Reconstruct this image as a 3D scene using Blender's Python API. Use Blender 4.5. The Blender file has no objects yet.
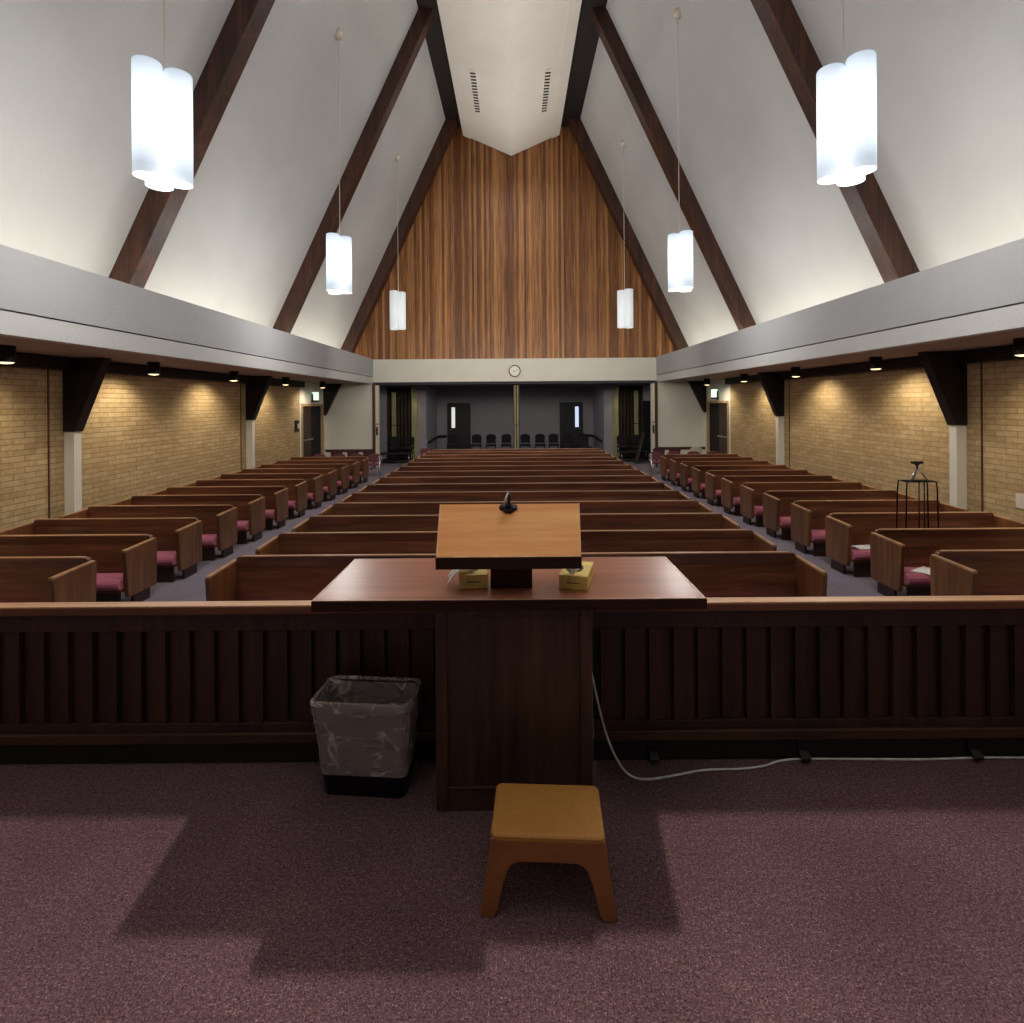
import bpy, bmesh, math, random
from mathutils import Vector, Matrix, noise
random.seed(7)
R = math.radians
C = bpy.context.scene.collection
CZ = 1.55      # camera above platform floor (z = 0)
FZ = -0.57     # nave floor
F = 540.0

def lin(c):
    return tuple(((v/255)/12.92 if v/255 <= .04045 else ((v/255+.055)/1.055)**2.4) for v in c)

# ------------------------------------------------------------------ materials
def new_mat(name):
    m = bpy.data.materials.new(name); m.use_nodes = True
    nt = m.node_tree
    b = nt.nodes['Principled BSDF']
    return m, nt, b
def coords(nt, scale, rnd=False):
    tc = nt.nodes.new('ShaderNodeTexCoord')
    mp = nt.nodes.new('ShaderNodeMapping'); mp.inputs['Scale'].default_value = scale
    if rnd:
        oi = nt.nodes.new('ShaderNodeObjectInfo')
        mu = nt.nodes.new('ShaderNodeMath'); mu.operation = 'MULTIPLY'; mu.inputs[1].default_value = 37.0
        ad = nt.nodes.new('ShaderNodeVectorMath'); ad.operation = 'ADD'
        nt.links.new(oi.outputs['Random'], mu.inputs[0])
        nt.links.new(tc.outputs['Object'], ad.inputs[0]); nt.links.new(mu.outputs[0], ad.inputs[1])
        nt.links.new(ad.outputs[0], mp.inputs['Vector'])
    else:
        nt.links.new(tc.outputs['Object'], mp.inputs['Vector'])
    return mp.outputs[0]
def ramp(nt, fac, stops):
    r = nt.nodes.new('ShaderNodeValToRGB'); e = r.color_ramp.elements
    e[0].position, e[0].color = stops[0][0], (*lin(stops[0][1]), 1)
    e[1].position, e[1].color = stops[-1][0], (*lin(stops[-1][1]), 1)
    for p, c in stops[1:-1]:
        k = e.new(p); k.color = (*lin(c), 1)
    nt.links.new(fac, r.inputs[0]); return r.outputs[0]
def noisetex(nt, vec, scale, detail=4, rough=.6):
    n = nt.nodes.new('ShaderNodeTexNoise'); n.inputs['Scale'].default_value = scale
    n.inputs['Detail'].default_value = detail; n.inputs['Roughness'].default_value = rough
    nt.links.new(vec, n.inputs['Vector']); return n.outputs['Fac']
def bump(nt, b, h, strength, dist=.01):
    bp = nt.nodes.new('ShaderNodeBump'); bp.inputs['Strength'].default_value = strength
    bp.inputs['Distance'].default_value = dist
    nt.links.new(h, bp.inputs['Height']); nt.links.new(bp.outputs[0], b.inputs['Normal'])
def plain(name, col, rough=.6, metal=0, var=.12, spec=.5, nscale=20):
    m, nt, b = new_mat(name)
    v = coords(nt, (1, 1, 1)); n = noisetex(nt, v, nscale)
    c0 = tuple(max(0, x*(1-var)) for x in col); c1 = tuple(min(255, x*(1+var)) for x in col)
    nt.links.new(ramp(nt, n, [(.3, c0), (.7, c1)]), b.inputs['Base Color'])
    b.inputs['Roughness'].default_value = rough; b.inputs['Metallic'].default_value = metal
    b.inputs['Specular IOR Level'].default_value = spec
    return m
def wood(name, dark, light, axis='x', rough=.4, fine=1.0, bmp=.15, spec=.5, coat=0):
    m, nt, b = new_mat(name)
    s = {'x': (1.6, 26, 26), 'y': (26, 1.6, 26), 'z': (26, 26, 1.6)}[axis]
    v = coords(nt, tuple(a*fine for a in s), True)
    n = noisetex(nt, v, 1.0, 6, .65)
    s2 = {'x': (.5, 5, 5), 'y': (5, .5, 5), 'z': (5, 5, .5)}[axis]
    n2 = noisetex(nt, coords(nt, s2, True), 1.0, 3, .5)
    mx = nt.nodes.new('ShaderNodeMath'); mx.operation = 'MULTIPLY_ADD'; mx.inputs[1].default_value = .55
    nt.links.new(n, mx.inputs[0])
    m2 = nt.nodes.new('ShaderNodeMath'); m2.operation = 'MULTIPLY'; m2.inputs[1].default_value = .45
    nt.links.new(n2, m2.inputs[0]); nt.links.new(m2.outputs[0], mx.inputs[2])
    mid = tuple((a+c)/2 for a, c in zip(dark, light))
    nt.links.new(ramp(nt, mx.outputs[0], [(.36, dark), (.5, mid), (.64, light)]), b.inputs['Base Color'])
    b.inputs['Roughness'].default_value = rough
    b.inputs['Specular IOR Level'].default_value = spec
    if coat:
        b.inputs['Coat Weight'].default_value = coat; b.inputs['Coat Roughness'].default_value = .22
    bump(nt, b, n, bmp, .004)
    return m
def stucco(name, c, strength=.5, scale=40, rough=.9):
    m, nt, b = new_mat(name)
    v = coords(nt, (1, 1, 1)); n = noisetex(nt, v, scale, 5, .7); n2 = noisetex(nt, v, .8, 3)
    nt.links.new(ramp(nt, n2, [(.3, tuple(x*.96 for x in c)), (.7, c)]), b.inputs['Base Color'])
    b.inputs['Roughness'].default_value = rough
    bump(nt, b, n, strength, .02)
    return m
def emit(name, col, strength):
    m, nt, b = new_mat(name)
    b.inputs['Base Color'].default_value = (*lin(col), 1)
    b.inputs['Emission Color'].default_value = (*lin(col), 1)
    b.inputs['Emission Strength'].default_value = strength
    return m
def carpet(name, cols):
    m, nt, b = new_mat(name)
    v = coords(nt, (1, 1, 1))
    n = noisetex(nt, v, 185, 2, .75); n2 = noisetex(nt, v, 2.2, 4); n3 = noisetex(nt, v, 70, 3, .7)
    a = nt.nodes.new('ShaderNodeMath'); a.operation = 'MULTIPLY_ADD'; a.inputs[1].default_value = .6
    k = nt.nodes.new('ShaderNodeMath'); k.operation = 'MULTIPLY_ADD'; k.inputs[1].default_value = .28
    k2 = nt.nodes.new('ShaderNodeMath'); k2.operation = 'MULTIPLY'; k2.inputs[1].default_value = .12
    nt.links.new(n, a.inputs[0]); nt.links.new(n3, k.inputs[0]); nt.links.new(n2, k2.inputs[0])
    nt.links.new(k2.outputs[0], k.inputs[2]); nt.links.new(k.outputs[0], a.inputs[2])
    nt.links.new(ramp(nt, a.outputs[0], [(.34, cols[0]), (.46, cols[1]), (.56, cols[2]), (.68, cols[3])]), b.inputs['Base Color'])
    b.inputs['Roughness'].default_value = 1; b.inputs['Specular IOR Level'].default_value = .1
    bump(nt, b, n, .6, .01)
    return m
def brick(name):
    m, nt, b = new_mat(name)
    tc = nt.nodes.new('ShaderNodeTexCoord'); sp = nt.nodes.new('ShaderNodeSeparateXYZ'); cb = nt.nodes.new('ShaderNodeCombineXYZ')
    nt.links.new(tc.outputs['Object'], sp.inputs[0])
    nt.links.new(sp.outputs['Y'], cb.inputs['X']); nt.links.new(sp.outputs['Z'], cb.inputs['Y'])
    br = nt.nodes.new('ShaderNodeTexBrick')
    br.inputs['Scale'].default_value = 1; br.inputs['Brick Width'].default_value = .32; br.inputs['Row Height'].default_value = .076
    br.inputs['Mortar Size'].default_value = .005; br.inputs['Mortar Smooth'].default_value = .3
    br.inputs['Color1'].default_value = (*lin((198, 172, 128)), 1); br.inputs['Color2'].default_value = (*lin((180, 152, 106)), 1)
    br.inputs['Mortar'].default_value = (*lin((148, 128, 96)), 1)
    nt.links.new(cb.outputs[0], br.inputs['Vector'])
    n = noisetex(nt, coords(nt, (1, 1, 1)), 14, 4)
    mx = nt.nodes.new('ShaderNodeMix'); mx.data_type = 'RGBA'; mx.blend_type = 'MULTIPLY'; mx.inputs['Factor'].default_value = .5
    nt.links.new(br.outputs['Color'], mx.inputs['A'])
    nt.links.new(ramp(nt, n, [(.3, (190, 185, 175)), (.7, (255, 255, 255))]), mx.inputs['B'])
    nt.links.new(mx.outputs['Result'], b.inputs['Base Color'])
    inv = nt.nodes.new('ShaderNodeMath'); inv.operation = 'SUBTRACT'; inv.inputs[0].default_value = 1
    nt.links.new(br.outputs['Fac'], inv.inputs[1])
    bump(nt, b, inv.outputs[0], .8, .012)
    b.inputs['Roughness'].default_value = .85
    return m
def boards(name):
    m, nt, b = new_mat(name)
    tc = nt.nodes.new('ShaderNodeTexCoord'); sp = nt.nodes.new('ShaderNodeSeparateXYZ')
    nt.links.new(tc.outputs['Object'], sp.inputs[0])
    d = nt.nodes.new('ShaderNodeMath'); d.operation = 'DIVIDE'; d.inputs[1].default_value = .085
    nt.links.new(sp.outputs['X'], d.inputs[0])
    fl = nt.nodes.new('ShaderNodeMath'); fl.operation = 'FLOOR'; nt.links.new(d.outputs[0], fl.inputs[0])
    wn = nt.nodes.new('ShaderNodeTexWhiteNoise'); wn.noise_dimensions = '1D'; nt.links.new(fl.outputs[0], wn.inputs['W'])
    n = noisetex(nt, coords(nt, (30, 30, .8)), 1.0, 6, .7)
    a = nt.nodes.new('ShaderNodeMath'); a.operation = 'MULTIPLY_ADD'; a.inputs[1].default_value = .3
    h = nt.nodes.new('ShaderNodeMath'); h.operation = 'MULTIPLY'; h.inputs[1].default_value = .95
    nt.links.new(n, h.inputs[0]); nt.links.new(wn.outputs['Value'], a.inputs[0]); nt.links.new(h.outputs[0], a.inputs[2])
    nt.links.new(ramp(nt, a.outputs[0], [(.3, (62, 36, 18)), (.55, (120, 74, 38)), (.85, (194, 138, 84))]), b.inputs['Base Color'])
    b.inputs['Roughness'].default_value = .5
    return m

M = {}
M['ceiling'] = stucco('white textured ceiling plaster', (198, 199, 198), .35, 30)
M['ceil_flat'] = stucco('smooth ridge plaster', (222, 218, 208), .05, 60)
M['fascia'] = stucco('grey white stucco', (168, 169, 170), .6, 45)
M['lip'] = stucco('pale stucco', (190, 190, 188), .5, 45)
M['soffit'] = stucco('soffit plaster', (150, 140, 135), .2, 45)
M['white'] = stucco('off white plaster', (216, 213, 200), .12, 60)
M['brick'] = brick('blond roman brick')
M['carpet'] = carpet('speckled mauve carpet', [(36, 28, 32), (86, 63, 67), (116, 88, 91), (176, 150, 150)])
M['carpet2'] = carpet('grey mauve aisle carpet', [(92, 82, 90), (118, 108, 118), (138, 128, 138), (166, 156, 164)])
M['rafter'] = wood('dark stained laminated beam', (34, 18, 13), (92, 52, 34), 'z', .5)
M['black_beam'] = wood('near black stained beam', (14, 9, 9), (26, 17, 16), 'z', .6)
M['boards'] = boards('vertical cedar boards')
M['pew'] = wood('oak pew wood', (62, 35, 23), (122, 76, 49), 'x', .28, coat=.6)
M['pew_end'] = wood('oak pew end', (78, 47, 26), (134, 88, 50), 'z', .36, coat=.2)
M['pew_cap'] = wood('oak pew cap', (150, 108, 76), (208, 160, 122), 'x', .3, coat=.3)  # brighter pew wood, highlight lines along the top edges painted in
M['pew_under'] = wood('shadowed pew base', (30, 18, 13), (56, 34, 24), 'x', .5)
M['cushion'] = plain('mauve pew cushion', (178, 98, 118), .95, var=.08, nscale=60)
M['rail'] = wood('dark walnut rail', (34, 20, 14), (72, 44, 30), 'z', .42)
M['rail_x'] = wood('dark walnut moulding', (44, 27, 17), (92, 58, 36), 'x', .4)
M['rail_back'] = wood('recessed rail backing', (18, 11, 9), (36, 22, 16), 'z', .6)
M['cap'] = wood('worn oak cap', (190, 134, 90), (226, 176, 130), 'x', .4)  # paler tone for the top face of the rail cap
M['cap_edge'] = wood('cap edge', (92, 54, 34), (128, 80, 52), 'x', .4)
M['desk'] = wood('reddish oak desk', (146, 84, 58), (184, 116, 84), 'x', .38, fine=.8, coat=.22)
M['desk_edge'] = wood('dark desk edge', (38, 22, 15), (68, 40, 27), 'x', .6, spec=.15)
M['inlay'] = plain('pale worn edge', (190, 150, 122), .4)
M['pulpit'] = wood('dark walnut pulpit', (40, 25, 17), (88, 58, 38), 'z', .42)
M['board'] = wood('honey oak board', (232, 132, 58), (255, 188, 104), 'x', .5, fine=.8)
M['board_edge'] = plain('light board edging', (226, 172, 118), .4)
M['black'] = plain('black plastic', (14, 14, 15), .45)
M['metal_black'] = plain('black wire', (16, 15, 15), .4, .6)
M['silver'] = plain('silver metal', (190, 190, 192), .3, .9)
M['brass'] = plain('dull brass', (130, 96, 62), .35, .8)
M['stool_top'] = plain('olive tan plastic top', (176, 122, 56), .5, var=.05, nscale=90)
M['stool'] = plain('orange brown plastic', (138, 84, 40), .5, var=.06)
M['box'] = plain('gold tissue carton', (226, 192, 104), .6, var=.08)
M['box_top'] = plain('pale gold carton top', (240, 204, 116), .6, var=.08)
M['tissue'] = plain('white tissue', (246, 242, 236), .8, var=.04)
M['ink'] = plain('dark ink', (84, 62, 34), .7)
M['cable'] = plain('white cable', (200, 196, 192), .5)
M['maroon'] = plain('maroon fabric', (70, 34, 40), .9)
M['maroon_light'] = plain('rose fabric', (106, 58, 66), .9)
M['beige'] = plain('beige fabric', (176, 166, 148), .9)
M['darkfab'] = plain('black fabric', (22, 20, 24), .9)
M['wall_grey'] = stucco('grey foyer wall', (150, 146, 150), .1, 60)
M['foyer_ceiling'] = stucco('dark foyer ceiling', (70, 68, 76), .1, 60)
M['door_dark'] = wood('dark foyer door', (20, 16, 18), (34, 26, 26), 'z', .6)
M['door_brown'] = wood('brown side door', (40, 23, 16), (76, 43, 27), 'z', .45)
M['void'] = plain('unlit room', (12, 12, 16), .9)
M['curtain'] = wood('dark folding partition', (34, 28, 20), (62, 52, 36), 'z', .7)
M['gold_post'] = wood('pale yellow partition edge', (124, 116, 78), (176, 168, 122), 'z', .6)
M['frame_tan'] = plain('tan door frame', (170, 142, 100), .6)
M['ivory'] = plain('ivory plastic', (214, 206, 188), .5, var=.03)
M['paper'] = plain('white paper', (238, 232, 226), .8, var=.03)
M['brown_trim'] = wood('brown trim', (60, 36, 24), (96, 60, 40), 'z', .5)
M['glow'] = emit('daylight slit glass', (205, 220, 255), .9)
M['glow_white'] = emit('daylight slit glass white', (225, 230, 225), .8)
M['lamp'] = emit('downlight glass', (255, 232, 180), 2.2)
M['exit_face'] = emit('lit sign face', (225, 255, 235), 1.1)
M['vent'] = plain('vent slots', (34, 32, 30), .7)
M['clock_face'] = plain('clock face', (226, 224, 212), .5, var=.02)

def shade_mat(name, hi, lo, col=(222, 238, 255)):
    m, nt, b = new_mat(name)
    tc = nt.nodes.new('ShaderNodeTexCoord'); sp = nt.nodes.new('ShaderNodeSeparateXYZ')
    nt.links.new(tc.outputs['Object'], sp.inputs[0])
    r = nt.nodes.new('ShaderNodeMapRange'); r.inputs['From Min'].default_value = -1.08; r.inputs['From Max'].default_value = 0
    nt.links.new(sp.outputs['Z'], r.inputs['Value'])
    cr = nt.nodes.new('ShaderNodeValToRGB'); e = cr.color_ramp.elements
    e[0].position = .1; e[0].color = (0, 0, 0, 1); e[1].position = .99; e[1].color = (0, 0, 0, 1)
    k = e.new(.42); k.color = (1, 1, 1, 1); k = e.new(.68); k.color = (1, 1, 1, 1)
    nt.links.new(r.outputs[0], cr.inputs[0])
    mr = nt.nodes.new('ShaderNodeMapRange'); mr.inputs['To Min'].default_value = lo; mr.inputs['To Max'].default_value = hi
    nt.links.new(cr.outputs[0], mr.inputs['Value'])
    b.inputs['Base Color'].default_value = (.42, .45, .48, 1)
    b.inputs['Emission Color'].default_value = (*lin(col), 1)
    nt.links.new(mr.outputs[0], b.inputs['Emission Strength'])
    b.inputs['Roughness'].default_value = .5
    return m
M['shade_near'] = shade_mat('lit acrylic shade', 1.7, .58)
M['shade_mid'] = shade_mat('lit acrylic shade further', 1.7, .62)
M['shade_far'] = shade_mat('dim acrylic shade', .5, .42, (235, 240, 238))
def liner_mat():
    m, nt, b = new_mat('translucent bin liner')
    v = coords(nt, (1, 1, 1))
    nz = nt.nodes.new('ShaderNodeTexNoise'); nz.inputs['Scale'].default_value = 6; nt.links.new(v, nz.inputs['Vector'])
    mx = nt.nodes.new('ShaderNodeVectorMath'); mx.operation = 'MULTIPLY_ADD'; mx.inputs[1].default_value = (.25, .25, .25)
    nt.links.new(nz.outputs['Color'], mx.inputs[0]); nt.links.new(v, mx.inputs[2])
    n = noisetex(nt, v, 9, 5, .65)
    def ridge(scale, width, stretch):
        q = coords(nt, stretch); k = noisetex(nt, q, scale, 1.5, .5)
        a = nt.nodes.new('ShaderNodeMath'); a.operation = 'SUBTRACT'; a.inputs[1].default_value = .5; nt.links.new(k, a.inputs[0])
        c = nt.nodes.new('ShaderNodeMath'); c.operation = 'ABSOLUTE'; nt.links.new(a.outputs[0], c.inputs[0])
        d = nt.nodes.new('ShaderNodeMapRange'); d.inputs['From Min'].default_value = 0; d.inputs['From Max'].default_value = width
        d.inputs['To Min'].default_value = 1; d.inputs['To Max'].default_value = 0; nt.links.new(c.outputs[0], d.inputs['Value']); return d.outputs[0]
    r1 = ridge(8, .022, (1, 1, .5)); r2 = ridge(11, .022, (.6, .6, 1.6))
    mk = nt.nodes.new('ShaderNodeMapRange'); mk.inputs['From Min'].default_value = .38; mk.inputs['From Max'].default_value = .5
    nt.links.new(noisetex(nt, v, 7, 2), mk.inputs['Value'])
    mxr = nt.nodes.new('ShaderNodeMath'); mxr.operation = 'MAXIMUM'; nt.links.new(r1, mxr.inputs[0]); nt.links.new(r2, mxr.inputs[1])
    pr = nt.nodes.new('ShaderNodeMath'); pr.operation = 'MULTIPLY'; nt.links.new(mxr.outputs[0], pr.inputs[0]); nt.links.new(mk.outputs[0], pr.inputs[1])
    b.inputs['Base Color'].default_value = (*lin((232, 212, 206)), 1)
    b.inputs['Roughness'].default_value = .22
    nt.links.new(ramp(nt, pr.outputs[0], [(0, (150, 150, 150)), (.5, (185, 185, 185)), (1, (240, 240, 240))]), b.inputs['Alpha'])  # crease highlights painted in as more opaque lines
    a2 = nt.nodes.new('ShaderNodeMath'); a2.operation = 'MULTIPLY_ADD'; a2.inputs[1].default_value = .25
    nt.links.new(pr.outputs[0], a2.inputs[0]); nt.links.new(n, a2.inputs[2])
    bump(nt, b, a2.outputs[0], .8, .03)
    return m
M['liner'] = liner_mat()

# ------------------------------------------------------------------ mesh builder
class MB:
    def __init__(s): s.bm = bmesh.new()
    def _faces(s, vs, fs, smooth=False):
        bv = [s.bm.verts.new(v) for v in vs]
        for f in fs:
            try:
                k = s.bm.faces.new([bv[i] for i in f]); k.smooth = smooth
            except ValueError: pass
    def box(s, x0, x1, y0, y1, z0, z1):
        v = [(x, y, z) for z in (z0, z1) for x, y in ((x0, y0), (x1, y0), (x1, y1), (x0, y1))]
        s._faces(v, [(3, 2, 1, 0), (4, 5, 6, 7), (0, 1, 5, 4), (1, 2, 6, 5), (2, 3, 7, 6), (3, 0, 4, 7)]); return s
    def prism(s, pts, axis, a0, a1, smooth=False):
        def P(p, a):
            return {'x': (a, p[0], p[1]), 'y': (p[0], a, p[1]), 'z': (p[0], p[1], a)}[axis]
        n = len(pts); v = [P(p, a0) for p in pts]+[P(p, a1) for p in pts]
        s._faces(v, [tuple(range(n)), tuple(range(2*n-1, n-1, -1))]+[(i, (i+1) % n, n+(i+1) % n, n+i) for i in range(n)], False)
        return s
    def loft(s, rings, cap0=True, cap1=True, smooth=True, closed=True):
        n = len(rings[0]); v = [p for r in rings for p in r]; fs = []
        for k in range(len(rings)-1):
            for i in range(n if closed else n-1):
                j = (i+1) % n
                fs.append((k*n+i, k*n+j, (k+1)*n+j, (k+1)*n+i))
        if cap0: fs.append(tuple(range(n-1, -1, -1)))
        if cap1: fs.append(tuple((len(rings)-1)*n+i for i in range(n)))
        s._faces(v, fs, smooth); return s
    def cyl(s, x, y, z0, z1, r0, r1=None, n=24, cap0=True, cap1=True):
        r1 = r0 if r1 is None else r1
        ring = lambda r, z: [(x+r*math.cos(2*math.pi*i/n), y+r*math.sin(2*math.pi*i/n), z) for i in range(n)]
        return s.loft([ring(r0, z0), ring(r1, z1)], cap0, cap1)
    def tube(s, pts, r, n=8):
        pts = [Vector(p) for p in pts]; rings = []
        for i, p in enumerate(pts):
            d = (pts[min(i+1, len(pts)-1)]-pts[max(i-1, 0)]).normalized()
            up = Vector((0, 0, 1)) if abs(d.z) < .9 else Vector((1, 0, 0))
            a = d.cross(up).normalized(); b = d.cross(a).normalized()
            rings.append([tuple(p+a*r*math.cos(2*math.pi*k/n)+b*r*math.sin(2*math.pi*k/n)) for k in range(n)])
        return s.loft(rings)
    def sphere(s, c, r, sc=(1, 1, 1)):
        mt = Matrix.Translation(c) @ Matrix.Diagonal((*[r*k for k in sc], 1))
        g = bmesh.ops.create_uvsphere(s.bm, u_segments=16, v_segments=10, radius=1, matrix=mt)
        for v in g['verts']:
            for f in v.link_faces: f.smooth = True
        return s
    def build(s, name, mat, parent=None, bevel=0, loc=None, rotz=0):
        bmesh.ops.recalc_face_normals(s.bm, faces=s.bm.faces)
        me = bpy.data.meshes.new(name); s.bm.to_mesh(me); s.bm.free()
        o = bpy.data.objects.new(name, me); C.objects.link(o); me.materials.append(mat)
        if parent: o.parent = parent
        if loc: o.location = loc
        o.rotation_euler.z = rotz
        if bevel:
            b = o.modifiers.new('bevel', 'BEVEL'); b.width = bevel; b.segments = 2; b.limit_method = 'ANGLE'; b.angle_limit = R(50)
        return o
def smooth_path(pts, k=8):
    out = []; P = [Vector(p) for p in pts]; P = [P[0]]+P+[P[-1]]
    for i in range(1, len(P)-2):
        for t in range(k):
            t /= k; a, b, c, d = P[i-1:i+3]
            out.append(.5*((2*b)+(c-a)*t+(2*a-5*b+4*c-d)*t*t+(3*b-a-3*c+d)*t**3))
    out.append(P[-2]); return out
def tag(o, label, cat, group=None, kind=None):
    o['label'] = label; o['category'] = cat
    if group: o['group'] = group
    if kind: o['kind'] = kind
    return o
def empty(name, loc=(0, 0, 0), rz=0):
    o = bpy.data.objects.new(name, None); C.objects.link(o); o.location = loc; o.rotation_euler.z = rz
    o.empty_display_size = .1; return o
def dup(root, loc=None, rz=None, label=None, scale=None):
    r = root.copy(); C.objects.link(r)
    if loc is not None: r.location = loc
    if rz is not None: r.rotation_euler.z = rz
    if label: r['label'] = label
    if scale: r.scale = scale
    for ch in list(root.children):
        c = ch.copy(); C.objects.link(c); c.parent = r
        for g in list(ch.children):
            d = g.copy(); C.objects.link(d); d.parent = c
    return r
def struct(mb, name, mat, label, cat, bevel=0, parent=None):
    o = mb.build(name, mat, parent, bevel)
    o['kind'] = 'structure'
    if parent is None: o['label'] = label; o['category'] = cat
    return o
ORD = ['first', 'second', 'third', 'fourth', 'fifth', 'sixth', 'seventh', 'eighth', 'ninth', 'tenth', 'eleventh', 'twelfth', 'thirteenth', 'fourteenth']

# ------------------------------------------------------------------ setting
YE = 18.2      # end wall plane
XO = -.06
RY = 2.35      # rail face
XW = 6.4
def XR(z): return 5.79-(z-3.3)*.465      # ceiling slope
m = MB().box(-XW, XW, -5, RY+.06, -.30, 0)
struct(m, 'floor', M['carpet'], 'speckled mauve carpet of the raised platform in front of the rail', 'floor')
m = MB().box(-XW-.2, XW+.2, RY+.06, 23.4, FZ-.1, FZ)
struct(m, 'floor', M['carpet2'], 'grey mauve carpet of the hall floor under the pews', 'floor')
m = MB().box(-XW, XW, RY+.02, RY+.06, FZ, -.001)
struct(m, 'trim_1', M['rail'], 'riser below the platform edge facing the pews', 'step riser')
for sx, side in ((-1, 'left'), (1, 'right')):
    # brick wall, ends where the side door bay starts
    m = MB().box(sx*XW, sx*(XW+.2), -3, 16.05, FZ, 2.5)
    struct(m, 'wall_'+side, M['brick'], 'blond brick side wall on the %s of the pews' % side, 'wall')
    # door bay wall : cream, with opening
    m = MB(); a, b = sorted((sx*XW, sx*(XW+.2)))
    m.box(a, b, 16.05, 16.2, FZ, 2.5).box(a, b, 17.98, YE+.2, FZ, 2.5).box(a, b, 16.2, 17.98, 1.55, 2.5)
    struct(m, 'wall_'+side+'_bay', M['white'], 'cream wall bay around the %s side doors' % side, 'wall')
    # ceiling slope
    zt = 11.75; zb = 2.3
    m = MB().prism([(sx*XR(zb), zb), (sx*XR(zt), zt), (sx*(XR(zt)+.2), zt), (sx*(XR(zb)+.2), zb)], 'y', -5, YE+.4)
    struct(m, 'ceiling_'+side+'_slope', M['ceiling'], 'steep white plaster ceiling slope on the %s' % side, 'ceiling')
    # fascia
    a, b = sorted((sx*4.77, sx*4.90)); m = MB().box(a, b, -3, YE+.05, 2.465, 3.06)
    struct(m, 'trim_fascia_'+side, M['fascia'], 'long grey stucco fascia beam above the %s pews' % side, 'fascia')
    a, b = sorted((sx*4.785, sx*4.93)); m = MB().box(a, b, -3, YE+.04, 2.23, 2.45)
    struct(m, 'trim_fascia_lip_'+side, M['lip'], 'pale lower lip under the %s fascia beam' % side, 'fascia')
    a, b = sorted((sx*4.93, sx*XW)); m = MB().box(a, b, -3, YE, 2.24, 2.32)
    struct(m, 'ceiling_'+side+'_soffit', M['soffit'], 'low soffit over the %s pews' % side, 'ceiling')
    a, b = sorted((sx*6.24, sx*XW)); m = MB().box(a, b, -3, 16.05, 2.06, 2.235)
    struct(m, 'trim_ledger_'+side, M['black_beam'], 'dark ledger beam on top of the %s brick wall' % side, 'beam')
    # end wall plaster panel
    a, b = sorted((sx*4.80, sx*(XW))); m = MB().box(a, b, YE, YE+.2, FZ, 2.24)
    struct(m, 'wall_back_'+side, M['white'], 'cream end wall panel at the far %s corner' % side, 'wall')
    a, b = sorted((sx*4.80, sx*(XW))); m = MB().box(a, b, YE-.02, YE, -.06, .03)
    struct(m, 'trim_chair_rail_'+side, M['maroon'], 'maroon chair rail on the far %s wall panel' % side, 'trim')
    # partition jamb
    a, b = sorted((sx*4.72, sx*4.80)); m = MB().box(a, b, YE-.03, YE+.2, FZ, 2.24)
    struct(m, 'trim_jamb_brown_'+side, M['brown_trim'], 'brown jamb at the %s edge of the foyer opening' % side, 'trim')
    a, b = sorted((sx*4.60, sx*4.71)); t = MB().box(a, b, YE+.0, YE+.14, FZ, 2.18)
    p = empty('partition_post', (0, 0, 0)); t.build('post', M['ivory'], p)
    MB().box(a+.03, b-.03, YE-.03, YE, .5, .78).build('pull_handle', M['black'], p)
    MB().box(a-.01, b+.01, YE-.012, YE, .86, .885).build('joint_band', M['black'], p)
    tag(p, 'ivory leading post of the folding partition at the %s side of the foyer opening' % side, 'partition post', 'partition end posts')
    # frames : rafter, knee bracket, pilaster
    for i, (y, w) in enumerate(((7.66, .31), (12.85, .31), (17.86, .38))):
        zb, zt = 2.33, 11.6; d = .34 if i < 2 else .38
        m = MB().prism([(sx*(XR(zb)+.02), zb), (sx*(XR(zt)+.02), zt), (sx*(XR(zt)-d), zt), (sx*(XR(zb)-d), zb)], 'y', y, y+w)
        struct(m, 'trim_rafter_%s_%d' % (side, i+1), M['rafter'], 'dark timber rafter on the %s ceiling slope, %s from the front' % (side, ORD[i]), 'rafter', .008)
        yb = y if i < 2 else 18.04
        m = MB().prism([(sx*XW, 1.19), (sx*(6.24 if i < 2 else 6.34), 1.19), (sx*5.82, 2.235), (sx*XW, 2.235)], 'y', yb-.02, yb+.14)
        struct(m, 'trim_knee_%s_%d' % (side, i+1), M['black_beam'], 'black triangular knee bracket under the %s soffit, %s from the front' % (side, ORD[i]), 'bracket')
        if i < 2:
            a, b = sorted((sx*6.26, sx*XW)); m = MB().box(a, b, yb, yb+.13, FZ, 1.19)
            struct(m, 'trim_pilaster_%s_%d' % (side, i+1), M['white'], 'white pilaster on the %s brick wall below the %s knee bracket' % (side, ORD[i]), 'pilaster')
            a, b = sorted((sx*6.388, sx*XW)); m = MB().box(a, b, yb-.27, yb-.25, FZ, 2.06)
            struct(m, 'trim_joint_%s_%d' % (side, i+1), M['brown_trim'], 'thin dark vertical joint in the %s brick wall before the %s bracket' % (side, ORD[i]), 'trim')
    # purlin beside the ridge ceiling
    a, b = sorted((sx*1.52+XO, sx*2.55+XO)); m = MB().box(a, b, -5, YE+.2, 10.95, 11.7)
    struct(m, 'trim_purlin_'+side, M['black_beam'], 'black purlin running beside the %s edge of the ridge ceiling' % side, 'beam')
    # lip strips of ridge ceiling
    m = MB().prism([(sx*1.64+XO, 10.655), (sx*1.64+XO, 10.75), (sx*1.38+XO, 10.64), (sx*1.38+XO, 10.54)], 'y', -5, YE+.18)
    struct(m, 'trim_ridge_strip_'+side, M['ceil_flat'], 'raised plaster strip along the %s edge of the ridge ceiling' % side, 'trim')
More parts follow.
